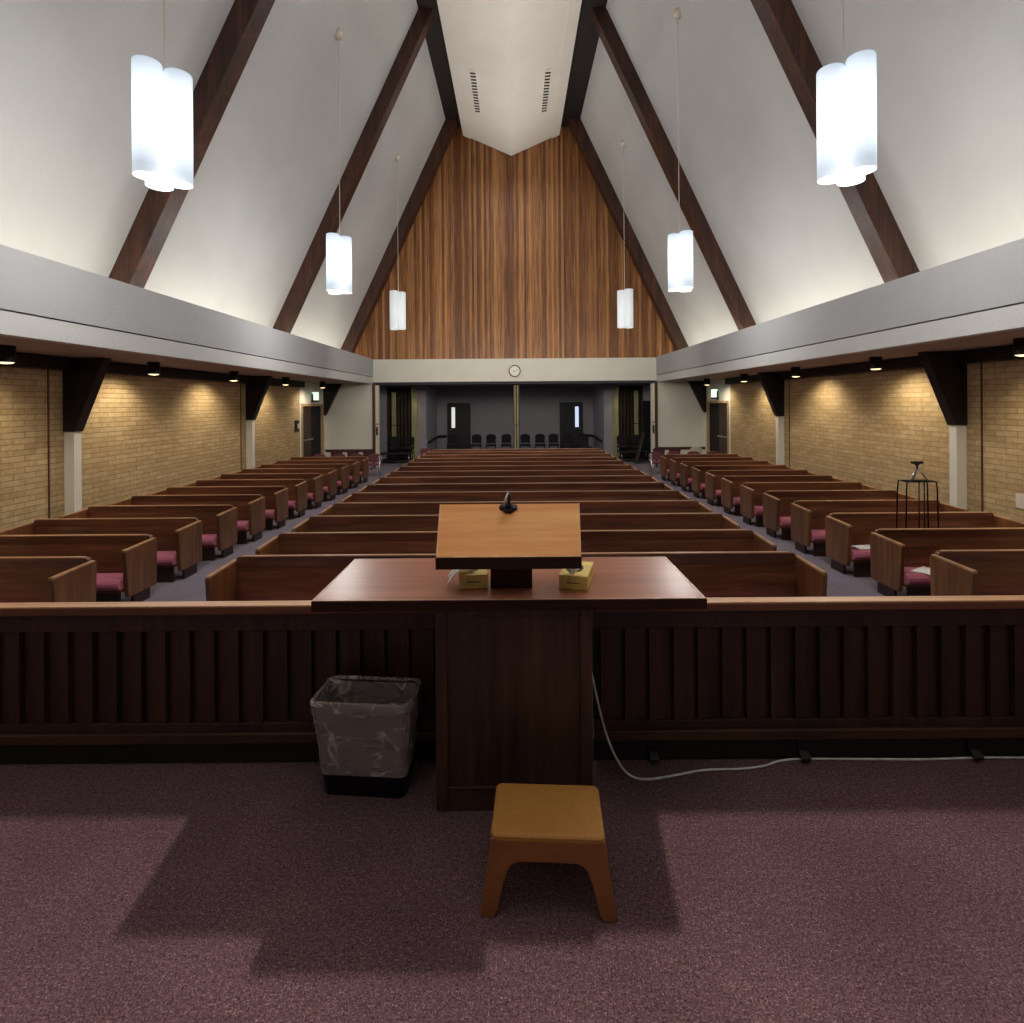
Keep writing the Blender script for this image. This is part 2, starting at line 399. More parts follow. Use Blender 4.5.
    # side doors in the bay
    d = empty('door_%d' % (1 if sx < 0 else 2), (sx*(XW+.06), 0, 0)); d['kind'] = 'structure'
    d['label'] = 'brown double doors with push bars in the %s side bay' % side; d['category'] = 'door'
    a, b = sorted((0, sx*.05))
    MB().box(a, b, 16.24, 17.10, FZ+.01, 1.50).build('door_leaf', M['door_brown'], d)
    MB().box(a, b, 17.13, 17.94, FZ+.01, 1.50).build('door_leaf', M['void'], d)  # far leaf coloured near black for the unlit gap behind it
    MB().box(-sx*.03-.012, -sx*.03+.012, 16.33, 16.36, FZ+.1, 1.45).build('latch_rod', M['silver'], d)
    MB().tube([(-sx*.05, 16.28, .47), (-sx*.09, 16.34, .47), (-sx*.09, 17.0, .47), (-sx*.04, 17.06, .47)], .02).build('push_bar', M['silver'], d)
    a, b = sorted((-sx*.08, sx*.12))
    MB().box(a, b, 16.17, 16.24, FZ, 1.57).box(a, b, 17.94, 18.0, FZ, 1.57).box(a, b, 16.24, 17.94, 1.50, 1.57).build('door_frame', M['frame_tan'], d)
# ridge ceiling (V-shaped, dropping at the centre)
m = MB().prism([(-1.62+XO, 10.69), (XO, 9.97), (1.62+XO, 10.69), (1.62+XO, 11.6), (-1.62+XO, 11.6)], 'y', -5, YE+.2)
struct(m, 'ceiling_ridge', M['ceil_flat'], 'cream V-shaped dropped ridge ceiling between the rafters', 'ceiling')
m = MB().box(-2.8, 2.8, -5, YE+.4, 11.75, 11.85)
struct(m, 'ceiling_top', M['void'], 'dark roof deck above the purlins', 'ceiling')
# gable boards
m = MB(); x = -5.95
while x < 5.9:
    xc = abs(x+.042); zt = 3.3+(5.79-xc)/.465+.1
    zt = min(zt, 11.3); dd = random.choice((0, 0, .02, .035))
    m.box(x, x+.085, YE+.26-dd, YE+.34, 2.9, zt); x += .085
struct(m, 'wall_back_gable', M['boards'], 'tall gable wall of vertical brown cedar boards', 'wall')
m = MB().box(-4.9, 4.9, YE, YE+.26, 2.28, 3.05)
struct(m, 'trim_cross_beam', M['white'], 'cream cross beam carrying the clock above the foyer opening', 'beam', .005)
# foyer
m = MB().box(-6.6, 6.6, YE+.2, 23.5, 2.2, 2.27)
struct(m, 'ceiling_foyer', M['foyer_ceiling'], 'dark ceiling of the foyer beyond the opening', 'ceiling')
m = MB().box(-3.5, 3.5, 23.3, 23.4, FZ, 2.2)
struct(m, 'wall_foyer_back', M['wall_grey'], 'grey back wall of the dim foyer', 'wall')
for sx, side in ((-1, 'left'), (1, 'right')):
    a, b = sorted((sx*3.37, sx*3.70)); m = MB().box(a, b, 20.5, 23.3, FZ, 2.2)
    struct(m, 'wall_foyer_'+side, M['wall_grey'], 'grey return wall on the %s side of the foyer' % side, 'wall')
    a, b = sorted((sx*4.84, sx*6.5)); m = MB().box(a, b, 20.5, 20.6, FZ, 2.2)
    struct(m, 'wall_foyer_wing_'+side, M['wall_grey'], 'grey wall strip at the outer %s of the foyer' % side, 'wall')
    # folding partition (accordion)
    p = empty('folding_partition', (0, 20.5, 0)); pts = []
    x0, x1, n = sx*3.92, sx*4.84, 14
    for k in range(n+1): pts.append((x0+(x1-x0)*k/n, .04 if k % 2 else -.06))
    poly = pts+[(q[0], q[1]+.02) for q in reversed(pts)]
    MB().prism(poly, 'z', FZ, 2.18).build('pleated_panel', M['curtain'], p)
    a, b = sorted((sx*3.70, sx*3.90)); MB().box(a, b, -.08, .06, FZ, 2.18).build('end_post', M['gold_post'], p)
    a, b = sorted((sx*4.50, sx*4.66)); MB().box(a, b, -.09, -.05, .0, 2.0).build('pale_panel', M['gold_post'], p)
    MB().box(min(x0, x1), max(x0, x1), -.10, -.08, .73, .76).build('cross_bar', M['black'], p)
    tag(p, 'dark pleated folding partition with yellow edge posts at the %s of the foyer' % side, 'partition', 'foyer folding partitions')
    h = MB().tube([(sx*3.31, 20.8, .06), (sx*3.31, 23.15, .14), (sx*2.95, 23.22, .14)], .05).build('handrail', M['black'])
    tag(h, 'black handrail sloping along the %s foyer wall' % side, 'handrail')
    # foyer door
    xd = sx*2.42+(-.0)
    d = empty('door_%d' % (3 if sx < 0 else 4), (xd, 23.3, 0)); d['kind'] = 'structure'; d['category'] = 'door'
    d['label'] = 'black door with a bright narrow window on the %s of the foyer back wall' % side
    MB().box(-.46, .46, -.05, 0, FZ+.01, 1.53).build('door_leaf', M['door_dark'], d)
    MB().box(-.50, -.46, -.07, 0, FZ, 1.57).box(.46, .50, -.07, 0, FZ, 1.57).box(-.46, .46, -.07, 0, 1.53, 1.57).build('door_frame', M['black'], d)
    wx = -.24 if sx < 0 else .24
    MB().box(wx-.075, wx+.075, -.058, -.04, .50, 1.38).build('window_slit', M['glow_white' if sx < 0 else 'glow'], d)
    MB().sphere((wx-.12 if sx < 0 else wx+.13, -.08, .42), .03).build('door_knob', M['silver'], d)
# door at far right of foyer
d = empty('door_5', (4.98, 20.5, 0)); d['kind'] = 'structure'; d['category'] = 'door'; d['label'] = 'narrow black door on the outer right foyer wall'
MB().box(-.12, .16, -.03, 0, FZ+.01, 1.6).build('door_leaf', M['void'], d)
# centre partition post
p = empty('partition_post', (.05, YE+.32, 0))
for xx, mm in ((-.09, 'curtain'), (-.05, 'gold_post'), (-.0, 'curtain'), (.04, 'gold_post'), (.085, 'curtain')):
    MB().box(xx-.018, xx+.02, -.03, .05, FZ, 2.16).build('post_strip', M[mm], p)
MB().box(-.05, .05, -.05, -.03, .78, .81).build('joint_band', M['black'], p)
tag(p, 'slim striped yellow partition post in the middle of the foyer opening', 'partition post')
# added unseen blocker behind the camera, stepped lower edge : shapes the light on the platform
m = MB()
m.box(-6.4, 6.4, -2.1, -2, 2.716, 9.5).box(-.755, .10, -2.1, -2, 2.561, 2.716).box(-.53, -.193, -2.1, -2, 2.521, 2.561).box(-.193, -.03, -2.1, -2, 2.55, 2.561)
struct(m, 'wall_front_header', M['white'], 'stepped header behind the platform', 'wall')

# ------------------------------------------------------------------ clock, vents, signs
c = empty('wall_clock', (-.0+.0, YE-.0, 1.55+32*YE/F))
ring = lambda r, y, n=32: [(r*math.cos(2*math.pi*i/n), y, r*math.sin(2*math.pi*i/n)) for i in range(n)]
MB().loft([ring(.17, -.002), ring(.17, -.03)], smooth=False).build('clock_face', M['clock_face'], c)
MB().loft([ring(.20, -.002), ring(.20, -.045), ring(.182, -.045), ring(.17, -.03)], False, False, False).build('clock_rim', M['black'], c)
hm = MB(); hm.tube([(-.02, -.034, -.01), (.12, -.034, .05)], .006, 6)
hm.build('minute_hand', M['ink'], c); MB().tube([(0, -.034, 0), (-.07, -.034, -.02)], .008, 6).build('hour_hand', M['ink'], c)
for k in range(12):
    a = k*math.pi/6; tk = MB(); tk.tube([(.14*math.cos(a), -.033, .14*math.sin(a)), (.155*math.cos(a), -.033, .155*math.sin(a))], .004, 5); tk.build('hour_mark', M['ink'], c)
tag(c, 'round white wall clock with thin black rim on the cream cross beam', 'clock')

for sx, side in ((-1, 'left'), (1, 'right')):
    v = empty('air_vent', (sx*1.0+XO, 15.4, 10.405)); v.rotation_euler = (0, sx*-.436, 0)
    MB().box(-.09, .09, -1.05, 1.05, -.012, .03).build('frame', M['ceil_flat'], v)
    s = MB()
    for k in range(14): s.prism([(-sx*.08, -1.0+k*.145), (-sx*.08, -.95+k*.145), (sx*.08, -.86+k*.145), (sx*.08, -.91+k*.145)], 'z', -.026, -.010)
    s.build('slots', M['vent'], v)
    tag(v, 'slotted air vent in the ridge ceiling on the %s' % side, 'vent', 'ridge ceiling air vents')
    e = empty('exit_sign', (sx*XW, 16.95, 1.79))
    a, b = sorted((-sx*.03, -sx*.27)); MB().box(a, b, -.04, .04, -.15, .15).build('housing', M['ivory'], e)
    MB().box(a+.02, b-.02, -.052, -.04, -.10, .14).build('lit_face', M['exit_face'], e)
    MB().box(a, b, -.06, -.04, -.16, -.115).box(*sorted((-sx*.05, -sx*.09)) if sx < 0 else (.0-.09, -.05), -.06, -.052, -.12, .10).build('dark_edge', M['metal_black'], e)
    tag(e, 'small lit sign box over the %s side doors' % side, 'sign', 'lit signs over the side doors')
t = empty('wall_panel', (-XW, 15.8, .93))
MB().box(0, .03, -.13, .13, -.16, .16).build('dark_frame', M['black'], t); MB().box(.03, .05, -.0, .10, -.08, .06).build('white_plate', M['ivory'], t)
tag(t, 'small dark control panel with white plate on the left brick wall by the doors', 'control panel')
t = empty('switch_plate', (XW, 6.84, .26))
MB().box(-.015, 0, -.06, .06, -.09, .09).build('plate', M['ivory'], t, .003); MB().box(-.022, -.015, -.015, .015, -.03, .03).build('toggle', M['ivory'], t)
tag(t, 'ivory switch plate on the right brick wall near the front', 'switch plate')

# ------------------------------------------------------------------ downlights
def spot(name, loc, tgt, energy, size, blend, col, rad=.04):
    l = bpy.data.lights.new(name, 'SPOT'); l.energy = energy; l.spot_size = R(size); l.spot_blend = blend; l.color = col; l.shadow_soft_size = rad
    o = bpy.data.objects.new(name, l); C.objects.link(o); o.location = loc
    o.rotation_euler = (Vector(tgt)-Vector(loc)).to_track_quat('-Z', 'Y').to_euler(); return o
dl = empty('downlight', (0, 0, 0))
MB().cyl(0, 0, 0, .19, .088, n=24, cap0=False).cyl(0, 0, .02, .19, .078, n=24, cap0=False).build('can', M['black'], dl)
MB().sphere((0, 0, .006), .076, (1, 1, .3)).build('lamp_lens', M['lamp'], dl)
first = True
for sx, side in ((-1, 'left'), (1, 'right')):
    for k, y in enumerate((3.55, 6.1, 8.6, 11.05, 13.55, 16.15)):
        lab = 'black can downlight under the %s soffit, %s from the front' % (side, ORD[k])
        loc = (sx*5.75, y, 2.05)
        if first: dl.location = loc; o = dl; first = False
        else: o = dup(dl, loc)
        tag(o, lab, 'downlight', 'soffit downlights')
        spot('downlight_beam', (sx*5.78, y, 2.01), (sx*6.35, y, .6), 58 if k < 5 else 40, 140, .75, (1, .87, .66))

# ------------------------------------------------------------------ pendants
LAMPM = ['shade_near', 'shade_mid', 'shade_far']
for sx, side in ((-1, 'left'), (1, 'right')):
    for k, y in enumerate((5.14, 10.28, 15.42)):
        PX = 3.31 if sx < 0 else 3.15
        p = empty('pendant_lamp', (sx*PX, y, 4.75))
        for ax, ay in ((sx*.10, -.10), (-sx*.07, .09), (sx*.15, .14)):
            s = MB(); n = 32
            rg = lambda r, z: [(ax+r*math.cos(2*math.pi*i/n), ay+r*math.sin(2*math.pi*i/n), z) for i in range(n)]
            s.loft([rg(.08, -1.04), rg(.116, -1.04), rg(.119, -1.06), rg(.122, -1.04), rg(.122, -.01), rg(.118, 0), rg(.02, 0)], True, True)
            o = s.build('shade', M[LAMPM[k]], p)
            for pl in o.data.polygons: pl.use_smooth = True
            o.modifiers.new('es', 'EDGE_SPLIT').split_angle = R(35)
        zc = 3.3+(5.79-PX)/.465-4.75
        MB().tube([(0, 0, 0), (0, 0, zc)], .008, 6).build('cord', M['ivory'], p)
        MB().cyl(0, 0, zc-.12, zc+.02, .06, .09, 16).build('ceiling_cup', M['ivory'], p)
        tag(p, ['large bright three cylinder pendant lamp hanging nearest on the %s', 'bright three cylinder pendant lamp, the middle one hanging on the %s', 'dim white pendant lamp hanging farthest on the %s before the board wall'][k] % side, 'pendant lamp', 'three cylinder pendant lamps')
        if k < 2:
            l = bpy.data.lights.new('pendant_light', 'POINT'); l.energy = 96; l.color = (1, .97, .93); l.shadow_soft_size = .3
            o = bpy.data.objects.new('pendant_light', l); C.objects.link(o); o.location = (sx*PX, y, 3.3)

# ------------------------------------------------------------------ pews
def make_pew(hw, cat_label, group, side=0):
    """local frame: x along the pew, y=0 at the top of the back, -y toward the platform, z=0 floor"""
    r = empty('pew')
    MB().prism([(.0, .665), (.028, .665), (-.045, .20), (-.075, .20)], 'x', -hw+.01, hw-.01).build('backrest', M['pew'], r, .004)
    # top cap with rounded upper corners
    n = 6; top = []
    rr = .03
    for k in range(n+1):
        a = math.pi-(math.pi/2)*k/n; top.append((-hw+rr+rr*math.cos(a), .67-rr+rr*math.sin(a)))
    for k in range(n+1):
        a = math.pi/2-(math.pi/2)*k/n; top.append((hw-rr+rr*math.cos(a), .67-rr+rr*math.sin(a)))
    prof = [(-hw, .575)]+top+[(hw, .575)]
    MB().prism(prof, 'y', -.018, .034).build('top_rail', M['pew'], r, .005)
    MB().box(-hw+.05, hw-.05, -.014, .030, .67, .676).build('rail_edge', M['pew_cap'], r)  # thin bright strip standing in for the highlight on the back
    MB().box(-hw, hw, -.48, -.05, .185, .215).build('seat', M['pew'], r)
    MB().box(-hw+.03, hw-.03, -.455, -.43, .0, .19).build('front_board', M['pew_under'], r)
    # cushion : bullnose profile
    cp = [(-.07, .215), (-.07, .27), (-.12, .285), (-.44, .318), (-.475, .31), (-.50, .285), (-.505, .255), (-.49, .222), (-.47, .215)]
    MB().prism(cp, 'x', -hw+.005, hw-.005).build('cushion', M['cushion'], r, .006)
    for s in (-1, 1):
        a, b = sorted((s*hw, s*(hw+.045)))
        ep = [(.02, .14), (.035, .61), (.02, .63), (-.10, .627), (-.455, .612), (-.465, .60), (-.425, .16), (-.41, .12), (-.0, .12)]
        e = MB().prism(ep, 'x', a, b).build('end_panel', M['pew_end'], r, .005)
        MB().prism([(.018, .63), (.018, .640), (-.460, .624), (-.460, .611)], 'x', a+.004, b-.004).build('arm_edge', M['pew_cap'], e)
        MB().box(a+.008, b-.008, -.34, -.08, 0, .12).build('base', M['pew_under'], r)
    r['group'] = group; r['category'] = 'pew'; return r
def place(proto, rows, x, labelf):
    for i, y in enumerate(rows):
        o = proto if i == 0 else dup(proto)
        o.location = (x, y, FZ); o['label'] = labelf(i)
PN = lambda i, n: ORD[i]+' row from the rail' if i < n-1 else 'last row at the back'
pc = make_pew(2.67, '', 'long pews of the centre block')
place(pc, [5.17+.911*i for i in range(14)], 0, lambda i: 'long oak pew of the centre block, '+PN(i, 14))
rows = [5.17+.88*i for i in range(12)]
pl = make_pew(1.045, '', 'short pews of the left block')
place(pl, rows, -5.13, lambda i: 'short oak pew with mauve cushion in the left block, '+PN(i, 12))
pr = None
def copy_block(x, rows, group, lf):
    for i, y in enumerate(rows):
        o = dup(pl, (x, y, FZ)); o['group'] = group; o['label'] = lf(i)
copy_block(5.075, rows, 'short pews of the right block', lambda i: 'short oak pew with mauve cushion in the right block, '+PN(i, 12))

# ------------------------------------------------------------------ chancel rail
for sx, side in ((-1, 'left'), (1, 'right')):
    r = empty('chancel_rail', (0, RY, 0))
    x0, x1 = (.33, 4.6) if sx > 0 else (-4.6, -.345)
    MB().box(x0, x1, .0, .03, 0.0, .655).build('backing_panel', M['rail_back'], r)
    MB().box(x0, x1, -.022, .0, .575, .655).build('upper_rail', M['rail'], r, .003)
    MB().box(x0, x1, -.022, .0, .139, .178).build('lower_rail', M['rail'], r, .003)
    s = MB(); k = 0
    xx = .36
    while xx < 4.5:
        a, b = (xx, xx+.096) if sx > 0 else (-xx-.096, -xx)
        # slightly canted boards: thicker on the side facing the pulpit
        t0, t1 = (-.024, -.006) if sx > 0 else (-.006, -.024)
        s.prism([(a, t0), (b, t1), (b, 0), (a, 0)], 'z', .178, .575)
        xx += .105
    s.build('slats', M['rail'], r, .002)
    MB().box(x0, x1, -.035, .0, .096, .139).build('base_moulding', M['rail_x'], r, .004)
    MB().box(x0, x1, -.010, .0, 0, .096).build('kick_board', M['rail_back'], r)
    MB().box(x0, x1, -.048, .01, .655, .688).build('cap', M['cap_edge'], r, .004)
    MB().box(x0, x1, -.046, .012, .688, .693).build('cap_top', M['cap'], r)
    tag(r, 'dark wooden chancel rail with vertical slats on the %s of the pulpit' % side, 'railing')

# ------------------------------------------------------------------ pulpit
p = empty('pulpit', (0, 2.05, 0))
x0, x1 = -.31, .285
MB().box(x0+.012, x1-.012, .012, .36, .06, .79).build('cabinet', M['pulpit'], p)
MB().box(x0, x0+.045, 0, .06, 0, .79).build('corner_stile', M['pulpit'], p, .003)
MB().box(x1-.045, x1, 0, .06, 0, .79).build('corner_stile', M['pulpit'], p, .003)
MB().box(x0+.045, x1-.045, .002, .03, 0, .09).build('bottom_rail', M['rail_x'], p, .003)
MB().box(x0+.045, x1-.045, .004, .03, .735, .79).build('top_rail', M['pulpit'], p, .003)
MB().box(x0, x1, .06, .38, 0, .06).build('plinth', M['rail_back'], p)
MB().cyl(0, 0, 0, .006, .009, n=12).build('screw_plate', M['brass'], p).matrix_local = Matrix.Translation((.016, .005, .762)) @ Matrix.Rotation(R(90), 4, 'X')
MB().box(-.045, -.008, -.004, .004, .775, .782).build('latch_plate', M['brass'], p)
MB().box(-.60, .55, .24, .42, .696, .79).build('support_beam', M['rail_back'], p)
MB().box(-.754, .700, -.07, .47, .788, .8265).build('desk_top', M['desk_edge'], p, .003)
MB().box(-.752, .698, -.068, .468, .8265, .828).build('desk_surface', M['desk'], p)
MB().box(-.752, .698, -.068, -.062, .828, .829).box(-.752, -.746, -.062, .468, .828, .829).box(.69, .696, -.062, .468, .828, .829).box(-.736, .69, .462, .468, .828, .829).build('edge_line', M['inlay'], p)  # pale strips, the highlight along the desk edges put into colour
tag(p, 'dark wooden pulpit cabinet with a wide reddish oak desk top', 'pulpit')

# reading stand
s = empty('reading_stand', (0, 2.1, .829))
MB().prism([(-.10, 0), (.062, 0), (.062, .19), (-.10, .19)], 'y', .0, .13).build('pedestal', M['desk_edge'], s, .003)
fy, fz, by, bz = -.17, .170, .02, .325       # local front/back of the board top surface (rel. z of desk)
yv = Vector((0, by-fy, bz-fz)); L = yv.length; nrm = Vector((0, -(bz-fz), by-fy)).normalized()
def bp(x, t, h): q = Vector((x, fy, fz))+yv*t+nrm*h; return tuple(q)
def slab(xl0, xr0, xl1, xr1, t0, t1, h0, h1):
    m = MB(); v = [bp(xl0, t0, h0), bp(xr0, t0, h0), bp(xr1, t1, h0), bp(xl1, t1, h0), bp(xl0, t0, h1), bp(xr0, t0, h1), bp(xr1, t1, h1), bp(xl1, t1, h1)]
    m._faces(v, [(3, 2, 1, 0), (4, 5, 6, 7), (0, 1, 5, 4), (1, 2, 6, 5), (2, 3, 7, 6), (3, 0, 4, 7)]); return m
xl0, xr0, xl1, xr1 = -.287, .233, -.298, .250
slab(xl0, xr0, xl1, xr1, 0, 1, -.004, 0).build('board_surface', M['board'], s)
slab(xl0, xr0, xl1, xr1, 0, 1, -.030, -.004).build('board', M['desk_edge'], s)
m = MB(); v0 = bp(xl0, 0, 0)
m.prism([(fy-.003, fz-.042), (fy-.003, fz-.001), (fy+.001, fz-.0005), (fy+.03, fz+.0), (fy+.03, fz-.02)], 'x', xl0-.001, xr0+.001)
m.build('front_edge', M['desk_edge'], s)
e = slab(xl0, xr0, xl0, xr0, 0, .018, 0, .0015)
e2 = slab(xl0, xl0+.005, xl1, xl1+.005, 0, 1, 0, .0015); e3 = slab(xr0-.005, xr0, xr1-.005, xr1, 0, 1, 0, .0015)
for q, nm in ((e, 'edge_line'), (e2, 'edge_line'), (e3, 'edge_line')): q.build(nm, M['board_edge'], s)
tag(s, 'honey oak slanted reading board on a dark pedestal on the pulpit desk', 'reading stand')

# microphone on the board
q = Vector(bp(-.028, .90, .002)) + Vector((0, 2.1, .829))
mc = empty('microphone', q)
mc.rotation_euler = (math.atan2(bz-fz, by-fy), 0, 0)
MB().cyl(0, 0, 0, .012, .026, .022, 20).build('base', M['black'], mc)
MB().box(-.030, .034, -.008, .012, 0, .010).build('clamp', M['black'], mc, .002)
MB().cyl(0, 0, .012, .03, .014, .010, 16).build('collar', M['black'], mc)
MB().tube([(0, 0, .02), (.004, .01, .05), (.0, .02, .075)], .0055, 8).build('stem', M['black'], mc)
MB().tube([(0, .02, .075), (-.012, -.008, .055), (-.020, -.022, .045)], .004, 8).build('gooseneck', M['silver'], mc)
MB().sphere((-.024, -.028, .04), .012, (1, 1.2, 1)).build('foam_tip', M['black'], mc)
tag(mc, 'small black gooseneck microphone clipped on the upper edge of the reading board', 'microphone')

# tissue boxes
def squiggle(parent, w, y, z):
    pts = [(-w/2+w*k/24, y, z+.004*math.sin(k*1.7)*(1 if k < 6 else .6)) for k in range(25)]
    MB().tube(pts, .0011, 5).tube([(-w*.42, y, z+.010), (-w*.34, y, z+.013), (-w*.25, y, z+.010)], .0012, 5).build('script_lettering', M['ink'], parent)
def tissue_box(x, y, rz, label, side):
    b = empty('tissue_box', (x, y, .829), rz)
    MB().box(-.056, .056, -.1, .1, 0, .052).build('carton', M['box'], b, .0015)
    MB().box(-.055, .055, -.099, .099, .052, .053).build('top_panel', M['box_top'], b)
    squiggle(b, .052, -.1015, .026)
    MB().loft([[(.026*math.cos(a*.3927), .055*math.sin(a*.3927), z) for a in range(16)] for z in (.0531, .0538)]).build('opening', M['ink'], b)
    # crumpled sheet
    m = MB(); rows_ = []
    for k in range(11):
        u = k/10; row = []
        for a in range(21):
            v = a/10-1
            if side < 0: row.append((.005-.10*u+.008*math.sin(5*v+2), -.058+v*(.012+.044*u), .060+.024*math.sin(math.pi*u)*(1-.3*abs(v))-.034*u*u+.007*u*math.sin(8*v+4*u)))
            else: row.append((-.006+v*(.007+.028*u), -.082+.010*u*math.sin(7*v+2*u)+.006*u, .054+.036*u*(1-.25*abs(v))))
        rows_.append(row)
    o = m.loft(rows_, False, False, True, False).build('tissue', M['tissue'], b)
    o.modifiers.new('thick', 'SOLIDIFY').thickness = .0015
    tag(b, label, 'tissue box', 'tissue boxes under the reading board')
tissue_box(-.176, 2.20, R(5), 'gold tissue box left of the pedestal with tissue spilling over its side', -1)
tissue_box(.245, 2.178, R(-15), 'gold tissue box right of the pedestal with an upright white tissue', 1)

# ------------------------------------------------------------------ step stool
st = empty('step_stool', (.095, 1.745, 0), R(-3.0))
H = .240; tw, td = .172, .112; bw, bd = .205, .128
def shell_side(axis):
    for s in (-1, 1):
        m = MB()
        w_t, w_b = (tw, bw) if axis == 'x' else (td, bd)
        fl = .052 if axis == 'x' else .04
        out = []
        # outline (u along side, z), thin slab following the taper
        U = [(-w_t, H-.012), (-w_b, .012), (-w_b+.006, 0), (-w_b+fl-.012, 0), (-w_b+fl-.002, .014)]
        aw = w_t-.052 if axis == 'x' else w_t-.045
        U += [(-aw-.014, .10), (-aw+.0, .138), (-aw+.012, .152), (-aw+.032, .160), (0, .162)]
        U += [(-u, z) for u, z in reversed(U[:-1])]
        n = len(U); f = []; b = []
        for u, z in U:
            d_t, d_b = (td, bd) if axis == 'x' else (tw, bw)
            dd = d_b+(d_t-d_b)*z/H
            o, i = s*dd, s*(dd-.016)
            if axis == 'x': f.append((u, o, z)); b.append((u, i, z))
            else: f.append((o, u, z)); b.append((i, u, z))
        m._faces(f+b, [tuple(range(n)), tuple(range(2*n-1, n-1, -1))]+[(i, (i+1) % n, n+(i+1) % n, n+i) for i in range(n)])
        m.build('leg_panel', M['stool'], st, .004)
shell_side('x'); shell_side('y')
def rrect(hx, hy, r, z, n=6, ox=0, oy=0):
    out = []
    for cx, cy, a0 in ((hx-r, hy-r, 0), (-hx+r, hy-r, 90), (-hx+r, -hy+r, 180), (hx-r, -hy+r, 270)):
        for k in range(n+1):
            a = R(a0+90*k/n); out.append((ox+cx+r*math.cos(a), oy+cy+r*math.sin(a), z))
    return out
MB().loft([rrect(tw+.001, td+.001, .02, H-.022), rrect(tw+.002, td+.002, .02, H-.006), rrect(tw-.002, td-.002, .018, H-.001), rrect(tw-.008, td-.008, .014, H)], smooth=False).build('seat', M['stool_top'], st)
for a in (-1, 1):
    for b in (-1, 1):
        MB().cyl(a*(bw-.026), b*(bd-.02), 0, .004, .012, n=12).build('foot_pad', M['black'], st)
tag(st, 'orange brown plastic step stool with tan top in front of the pulpit', 'stool')

# ------------------------------------------------------------------ waste bin
w = empty('waste_bin', (-.606, 2.188, 0), R(-5.0))
HB = .383
m = MB(); m.loft([rrect(.165, .078, .03, 0, oy=.022), rrect(.192, .100, .032, HB)], True, False)
m.loft([rrect(.16, .073, .028, .006, oy=.022), rrect(.188, .096, .03, HB)], True, False); m.build('bin_body', M['black'], w)
m = MB(); rings = []
N = 28*4
def rr_dense(hx, hy, r, z): return rrect(hx, hy, r, z, n=11)
prof = []
for k in range(15): t = k/14; z = .095+(HB+.008-.095)*t; prof.append((.172+.023*t+.003, .083+.022*t+.003, z, .016*(1-t)))
prof += [(.192, .101, HB+.012, 0)]
for k in range(1, 10): t = k/9; prof.append((.184-.03*t, .092-.018*t, HB+.004-.24*t, .01*t))
for k, (hx, hy, z, oy) in enumerate(prof):
    ring = []
    for v in rr_dense(hx, hy, .032, z):
        q = Vector(v); a = noise.noise(q*14)*.008+noise.noise(q*36)*.004
        f = 1+a/.15 if k != 15 else 1.0+a*2
        zz = q.z+(noise.noise(Vector((q.x*9, q.y*9, 3)))*.02 if k < 3 else 0)
        ring.append((q.x*f, oy+(q.y*f if abs(q.y*f) < .107 else math.copysign(.107, q.y)), zz))
    rings.append(ring)
m.loft(rings, False, True); m.build('bin_liner', M['liner'], w)
tag(w, 'black waste bin with translucent plastic liner beside the pulpit', 'waste bin')

# ------------------------------------------------------------------ cable and clips
def fp(px, py, z=0.0):   # point on platform floor
    y = (CZ-z)*F/(py-403); return ((px-515)*y/F, y, z)
pts = [(.287, 2.24, .47), (.305, 2.23, .44), (.335, 2.22, .30), (.37, 2.22, .17), (.42, 2.225, .06), (.47, 2.225, .008), (.53, 2.21, .006), (.62, 2.225, .006), (.78, 2.262, .006), (.93, 2.268, .006), (1.04, 2.285, .006), (1.12, 2.315, .006), (1.22, 2.328, .006), (1.45, 2.325, .006), (1.75, 2.32, .006), (1.98, 2.328, .006), (2.3, 2.325, .006), (3.0, 2.325, .006)]
c = MB().tube(smooth_path(pts, 8), .0048, 8).build('power_cable', M['cable'])
tag(c, 'white cable drooping from the pulpit side and running along the rail foot', 'cable')
for x, lab in ((.585, 'black cable clip at the rail foot nearest the pulpit'), (1.232, 'black cable clip at the rail foot holding the white cable, middle of three'), (1.968, 'black cable clip at the rail foot farthest right')):
    k = empty('cable_clip', (x, RY-.012, 0))
    MB().box(-.022, .022, -.008, 0, 0.0, .088).build('back_plate', M['black'], k, .002)
    MB().prism([(-.008, .045), (-.040, .026), (-.040, .014), (-.034, .014), (-.008, .030)], 'x', -.02, .02).build('hook', M['black'], k, .002)
    tag(k, lab, 'cable clip', 'black cable clips along the rail foot')

# ------------------------------------------------------------------ wire stand, tripod, webcam on the right
YS = 6.265; zs = CZ-81*YS/F
xs = lambda px: (px-515)*YS/F
t = empty('wire_stand', (xs(916.5), YS, FZ)); hs = zs-FZ
hwid = .168
fr = MB(); cs = [(-hwid, -.07), (hwid, -.07), (hwid, .07), (-hwid, .07)]
for i in range(4):
    a, b = cs[i], cs[(i+1) % 4]; fr.tube([(a[0], a[1], hs), (b[0], b[1], hs)], .007, 6)
fr.tube([(-hwid, 0, hs), (hwid, 0, hs)], .006, 6).tube([(-.0, -.07, hs), (.0, .07, hs)], .006, 6)
fr.build('top_frame', M['metal_black'], t)
for a, b in cs:
    MB().tube([(a, b, hs), (a*1.05, b*1.05, hs-.1), (a*1.18, b*1.15, .0)], .008, 6).build('leg', M['metal_black'], t)
for a in (-.03, .03):
    MB().tube([(a, -.07, hs), (a*1.1, -.07, 0.25)], .007, 6).build('brace', M['metal_black'], t)
tag(t, 'black wire stand with four thin legs among the right front pews', 'stand')
tr = empty('camera_tripod', (xs(916.5), YS, zs+.008)); hh = .185
for a in (90, 210, 330):
    ca, sa = math.cos(R(a)), math.sin(R(a))
    MB().tube([(0, 0, hh-.04), (.12*ca, .06*sa, 0)], .009, 6).build('leg', M['silver'], tr)
